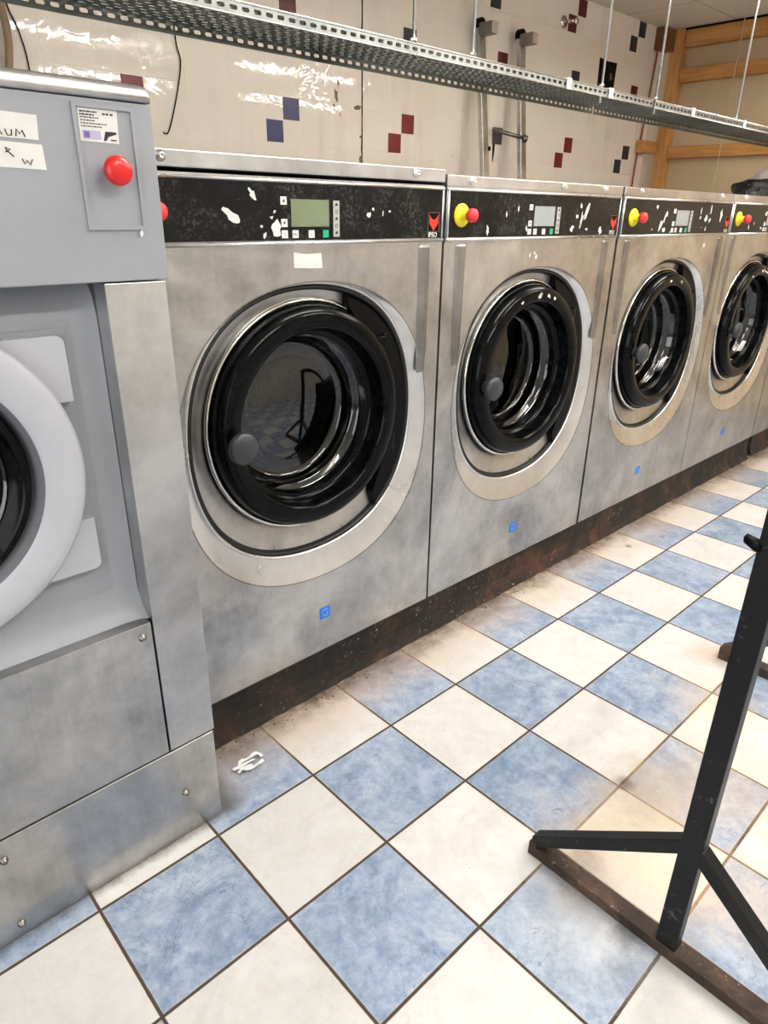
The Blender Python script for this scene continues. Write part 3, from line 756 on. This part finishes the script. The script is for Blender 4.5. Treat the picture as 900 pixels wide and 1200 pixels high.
for nm, zz in (('u', (1.537, 1.573)), ('k', (1.496, 1.533))):
    mb = MB(); z0, z1 = zz
    mb.prism([(.03, z0+.003), (.1635 if nm == 'u' else .168, z0), (.166 if nm == 'u' else .167, z1-.002), (.03, z1+.002)], q, yf+.0001)
    if nm == 'u':
        S = [[(.117,.012),(.119,.004),(.125,.004),(.126,.012)], [(.131,.003),(.133,.013),(.137,.007),(.141,.012),(.144,.003)], [(.104,.004),(.108,.012),(.112,.004)]]
    else:
        S = [[(.112,.028),(.120,.026),(.112,.022)], [(.113,.026),(.123,.016)], [(.134,.014),(.137,.007),(.141,.012),(.145,.006),(.149,.014)]]
    for st in S: mb.tube([(a, q-.0004, z0+b) for a, b in st], .0009, 6, 1)
    build('handwritten_label', mb, [PAPER, INK], cf)
# steel cap, rounded along its front edge
mb = MB(); P = [(YD-.006, 1.604), (YD-.010, 1.610), (YD-.010, 1.616), (YD-.004, 1.625), (YD+.010, 1.631), (YD+.04, 1.633), (YD+.5, 1.633), (YD+.5, 1.604)]
vs = [(x, y, z) for x in (XD0, XD1-.006, XD1) for y, z in P]; n = len(P)
for i in range(n):
    y, z = P[i]; vs[2*n+i] = (XD1+.002, min(max(y+.004, YD-.004), YD+.5), 1.604+(z-1.604)*.8)
mb.add(vs, [(j*n+i, j*n+(i+1)%n, (j+1)*n+(i+1)%n, (j+1)*n+i) for j in range(2) for i in range(n)], 0, True)
mb.add(vs[2*n:], [tuple(range(n))]); mb.add(vs[:n], [tuple(range(n))])
build('top_cap', mb, STEEL_B, d)

# ---------------------------------------------------------------- perforated cable trays
def perf(mb, o, u, v, cu, cv, su, sv, nu, nv, stag=0):
    """sheet of nu x nv cells, each with a rounded slot; o origin, u/v unit vectors"""
    o = Vector(o); u = Vector(u); v = Vector(v)
    for j in range(nv):
        for i in range(nu):
            c = o+u*cu*(i+.5)+v*cv*(j+.5)
            sh = 0 if not stag else (cu*.2 if j % 2 else -cu*.2)
            def P(a, b): return c+u*a+v*b
            q = min(su, sv)*.3; A = su/2; B = sv/2
            H = [P(sh+A, -B+q), P(sh+A, B-q), P(sh+A-q, B), P(sh-A+q, B), P(sh-A, B-q), P(sh-A, -B+q), P(sh-A+q, -B), P(sh+A-q, -B)]
            O = [P(cu/2, -sv/4), P(cu/2, sv/4), P(cu/2, cv/2), P(-cu/2, cv/2), P(-cu/2, sv/4), P(-cu/2, -sv/4), P(-cu/2, -cv/2), P(cu/2, -cv/2)]
            mb.add(H+O, [(k, (k+1) % 8, 8+(k+1) % 8, 8+k) for k in range(8)])
def tray(x0, x1, label):
    ya, ybk, zt, fh = .30, .56, 1.843, .024
    n = int(round((x1-x0)/.03)); cu = (x1-x0)/n
    t = thing('cable_tray', ((x0+x1)/2, (ya+ybk)/2, zt), label, 'cable tray', 'hanging perforated trays')
    mb = MB(); perf(mb, (x0, ya, zt), (1, 0, 0), (0, 1, 0), cu, .26/13, cu*.62, .006, n, 13, 1)
    a = build('tray_bed', mb, ZINC_SHADE, t)
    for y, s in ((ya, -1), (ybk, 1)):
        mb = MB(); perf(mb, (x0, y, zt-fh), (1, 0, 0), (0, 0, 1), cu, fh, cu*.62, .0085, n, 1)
        f = build('side_flange', mb, ZINC if s < 0 else ZINC_SHADE, t)
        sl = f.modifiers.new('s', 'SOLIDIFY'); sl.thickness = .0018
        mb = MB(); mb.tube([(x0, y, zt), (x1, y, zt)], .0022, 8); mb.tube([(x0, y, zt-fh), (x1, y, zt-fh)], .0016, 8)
        build('rolled_edge', mb, STEEL_T if s < 0 else ZINC_SHADE, f)
    sl = a.modifiers.new('s', 'SOLIDIFY'); sl.thickness = .0018
    return t
t1 = tray(-.5, 2.50, 'galvanised perforated tray hanging over the nearest two washers, coming in from the left edge')
t2 = tray(2.512, 5.452, 'galvanised perforated tray hanging over the far washers, up to the end wall')
for tt, xs in ((t1, (1.93, 2.19)), (t2, (2.83, 3.35))):
    for x in xs:
        mb = MB(); mb.box(x-.012, x+.012, .294, .2975, 1.817, 1.848); mb.box(x-.012, x+.012, .2975, .31, 1.8455, 1.848)
        build('white_clip', mb, KEY_W, tt)
for i, x in enumerate((1.226, 1.461, 2.143, 2.528, 3.275, 4.1)):
    mb = MB(); mb.tube([(x, .307, 1.80 if i in (2, 3) else 1.838), (x, .307, CEIL)], .0042, 10)
    t = thing('hanging_rod', (x, .307, CEIL), ['thin steel rod above the gap between the two nearest washers, leftmost of the hanging rods', 'second thin steel rod from the left holding the tray', 'thin steel rod in front of the black hole in the tiles', 'thin steel rod just left of the end wall timber post', 'thin steel rod crossing the beige boards of the end wall', 'thin steel rod beyond the right edge'][i], 'rod', 'rods hanging the trays')
    build('rod', mb, STEEL_T, t)
    nb = MB(); nb.lathe([(.001, .0), (.009, 0), (.009, .006), (.001, .006)], 0, 0, 0, 6)
    nm = MB(); nm.add([(x+v[0], .307+v[2], 1.849+v[1]) for v in nb.v], nb.f)
    build('nut', nm, CHROME, t)

# ---------------------------------------------------------------- things on the tiled wall
def rail(x0, y0, x1, y1, label):
    t = thing('wall_rail', (x1, y1, 1.0), label, 'metal rail', 'metal rails by the tiled wall')
    mb = MB(); p0 = Vector((x1, y1-.10, 1.0)); pt = Vector((x0, y0, 2.44))
    mb.bar(p0, pt, .055, .03, (0, 1, 0)); build('upright', mb, STEEL, t, bevel=.003)
    mb = MB(); mb.box(x0-.028, x0+.028, y0-.11, y0-.01, 2.375, 2.435); build('arm', mb, STEEL_D, t, bevel=.004)
    mb = MB(); mb.box(x0-.026, x0+.026, y0-.1115, y0-.11, 2.377, 2.433); build('end_plate', mb, STEEL_T, t)
    mb = MB(); mb.lathe([(.0005, -.016), (.034, -.016), (.034, .016), (.0005, .016)], x0, 2.432, y0, 28, 0, False); build('cap', mb, BLACK_M, t)
    return t
r1 = rail(3.33, 1.88, 3.335, 1.79, 'left of two upright steel rails against the wall tiles')
r2 = rail(3.70, 1.87, 3.70, 1.79, 'right of two upright steel rails against the tiles, with a bolt rod sticking out left')
mb = MB(); mb.tube([(3.70, 1.775, 1.88), (3.53, 1.90, 1.925)], .012, 12); mb.tube([(3.715, 1.77, 1.877), (3.69, 1.785, 1.883)], .02, 12); build('rod', mb, STEEL_D, r2)
mb = MB(); mb.lathe([(.0005, -.004), (.012, -.003), (.013, .001)], 3.335, 1.80, 1.756, 16); build('bolt_hole', mb, BLACK_M, r1)
mb = MB(); mb.tube([(4.215, 1.93, 2.59), (4.215, 1.925, 2.59)], .035, 16); mb.tube([(4.215, 1.93, 2.59), (4.225, 1.84, 2.585)], .010, 10); mb.tube([(4.225, 1.842, 2.585), (4.226, 1.832, 2.5845)], .019, 12)
o = build('wall_hook', mb, CHROME, origin=(4.215, 1.93, 2.59)); tag(o, 'small metal peg on a round flange high on the tiles', 'hook')
mb = MB(); mb.prism([(4.70, 2.272), (4.916, 2.265), (4.925, 2.452), (4.80, 2.448), (4.695, 2.458)], YW-.003, YW+.002); flake(mb, 4.86, 2.36, .05, .06, .3, 3, YW-.0035, 1)
o = build('hole_patch', mb, [BLACK_M, STEEL_D], origin=(4.8, YW, 2.36)); tag(o, 'black square hole in the tiles behind a hanging rod', 'hole')
def wire(name, pts, r, mat, label, cat='wire'):
    mb = MB(); 
    P = [Vector(p) for p in pts]; Q = []
    for i in range(len(P)-1):
        a = P[max(i-1, 0)]; b = P[i]; c = P[i+1]; e = P[min(i+2, len(P)-1)]
        for k in range(6):
            f = k/6; Q.append(.5*((2*b)+(c-a)*f+(2*a-5*b+4*c-e)*f*f+(3*b-a-3*c+e)*f**3))
    Q.append(P[-1]); mb.tube(Q, r, 8)
    o = build(name, mb, mat, origin=tuple(P[-1])); tag(o, label, cat); return o
w = YW-.006
wire('wire', [(1.425, w, 2.35), (1.428, w, 2.10), (1.442, w, 2.01), (1.40, w, 1.86), (1.356, w, 1.75), (1.33, w, 1.745)], .0028, BLACK_M, 'thin black wire hanging on the tiles above the nearest washer')
wire('wire', [(.76, w, 2.2), (.775, w, 2.10), (.80, w, 2.03), (.815, w, 1.9), (.80, w, 1.6)], .0026, BLACK_M, 'thin dark wire on the tiles above the dryer at the left edge')
wire('hose', [(.725, YW-.03, 2.25), (.745, YW-.03, 2.10), (.75, YW-.03, 2.0), (.735, YW-.03, 1.90), (.70, YW-.03, 1.7)], .014, simple('tan_hose', (150, 128, 100), .6), 'brown hose at the far left edge behind the dryer', 'hose')
wire('cable', [(5.46, w-.01, 2.66), (5.45, w-.01, 2.5), (5.43, w-.01, 2.3), (5.40, w-.01, 2.05), (5.37, w-.01, 1.85), (5.36, w-.01, 1.5)], .007, simple('brick_red_cable', (150, 74, 58), .6), 'reddish cable running down the tiles beside the timber post', 'cable')
wire('cord', [(5.60, 1.36, CEIL), (5.60, 1.36, 2.2), (5.60, 1.362, 1.7), (5.60, 1.362, 1.2)], .004, simple('cream_cord', (214, 196, 160), .7), 'pale cord hanging in front of the beige end wall', 'cord')
# window/putty marks of white on the tiles are reflections of the battens

# ---------------------------------------------------------------- laundry on the far washer
def blob(name, c, sx, sy, sz, seed, mat, label, cat):
    import bmesh
    bm = bmesh.new(); bmesh.ops.create_icosphere(bm, subdivisions=5, radius=1)
    from mathutils import noise
    for v in bm.verts:
        p = v.co.copy(); k = 1+.22*noise.noise(p*1.6+Vector((seed, 0, 0)))+.09*abs(noise.noise(p*4+Vector((0, seed, 0))))
        z = p.z*k
        if z < -.35: z = -.35-(-.35-z)*.05
        v.co = Vector((p.x*k*sx, p.y*k*sy, (z+.39)*sz))
    for f in bm.faces: f.smooth = True
    me = bpy.data.meshes.new(name); bm.to_mesh(me); bm.free(); me.materials.append(mat)
    o = bpy.data.objects.new(name, me); COL.objects.link(o); o.location = c; return tag(o, label, cat)
bp = NT('black_bin_liner'); bp.set(color=lin((18, 19, 24)), rough=.28); bp.bump(bp.noise(26, 4, .6, dist=1.5), .8, .02)
blob('plastic_bag', (4.15, .50, ZTOP), .12, .11, .075, 2.2, bp.mat, 'crumpled black plastic bag lying on the lid of the fourth washer', 'bag')
gc = NT('grey_cotton'); gc.set(color=lin((206, 200, 204)), rough=.9); gc.bump(gc.noise(12, 4, .6, dist=1), .6, .02)
blob('cloth', (4.455, .52, ZTOP), .145, .14, .115, 5.1, gc.mat, 'light grey bundle of cloth beside the black bag on the washer lids', 'cloth')

# ---------------------------------------------------------------- clothes rail at the right
k = thing('clothes_rail', (.85, -.9, 0), 'black steel clothes rail standing on rusty bar feet at the right', 'clothes rail')
YP = -.903; S = .043
for x, ye0, hh in ((.858, -.556, .028), (2.03, -.528, .036)):
    mb = MB(); mb.box(x-.021, x+.021, -1.25, ye0, 0, hh); mb.box(x-.0205, x+.0205, ye0-.02, ye0, hh-.002, hh+.012)
    ft = build('foot_bar', mb, RUST, k, bevel=.002)
    ft['label'] = 'rusty brown foot bar'
    mb = MB(); mb.box(x-.016, x+.016, YP-S/2, YP+S/2, .026, 1.62); build('upright', mb, RACKM, k, bevel=.002)
    for s in (-1, 1):
        mb = MB(); ye = YP+s*(.335 if x < 1 else .36)
        mb.bar((x, YP+s*.012, .306), (x, ye, .040), .031, .030, (0, 0, 1)); build('brace', mb, RACKM if x < 1 else RUST, k, bevel=.002)
mb = MB(); mb.tube([(.845, YP, 1.60), (2.04, YP, 1.60)], .015, 16); build('top_rail', mb, RACKM, k)
mb = MB(); mb.tube([(.845, YP+.005, .985), (2.04, YP+.005, .985)], .010, 12); build('cross_bar', mb, RACKM, k)
mb = MB(); mb.lathe([(.0005, 0), (.010, 0), (.013, .01), (.010, .03), (.0005, .034)], 0, 0, 0, 14)
m2 = MB(); m2.add([(.846+v[0], -.888+v[1]*.9, .962+v[2]*.8+v[1]*.3) for v in mb.v], mb.f, 0, True); build('rubber_cap', m2, BLACK_M, k)

# ---------------------------------------------------------------- small scrap on the floor
mb = MB(); rnd = random.Random(11)
def ribbon(pts, w, h=.004):
    P = [Vector(p) for p in pts]; vs = []
    for i, p in enumerate(P):
        dd = (P[min(i+1, len(P)-1)]-P[max(i-1, 0)]).normalized(); a = Vector((-dd.y, dd.x, .35*math.sin(i*1.7))).normalized()*w/2
        vs += [p-a+Vector((0, 0, .003)), p+Vector((0, 0, h)), p+a+Vector((0, 0, .003))]
    mb.add(vs, [(3*i+j, 3*i+j+1, 3*i+j+4, 3*i+j+3) for i in range(len(P)-1) for j in range(2)], 0, True)
cx, cy = .497, .150
ribbon([(cx+.035*math.cos(a), cy+.016*math.sin(a)*1.4+.004*math.sin(3*a), .004+.005*abs(math.sin(2*a))) for a in [i*.35 for i in range(17)]], .011)
ribbon([(cx-.055, cy+.012, .003), (cx-.035, cy+.006, .006), (cx-.01, cy+.004, .008), (cx+.012, cy+.006, .004)], .010)
ribbon([(cx-.05, cy-.008, .003), (cx-.03, cy-.004, .005), (cx-.005, cy-.010, .007)], .008)
o = build('plastic_scrap', mb, SCRAP, origin=(cx, cy, 0)); tag(o, 'small crumpled strip of white plastic film on a blue tile beside the dryer', 'litter')
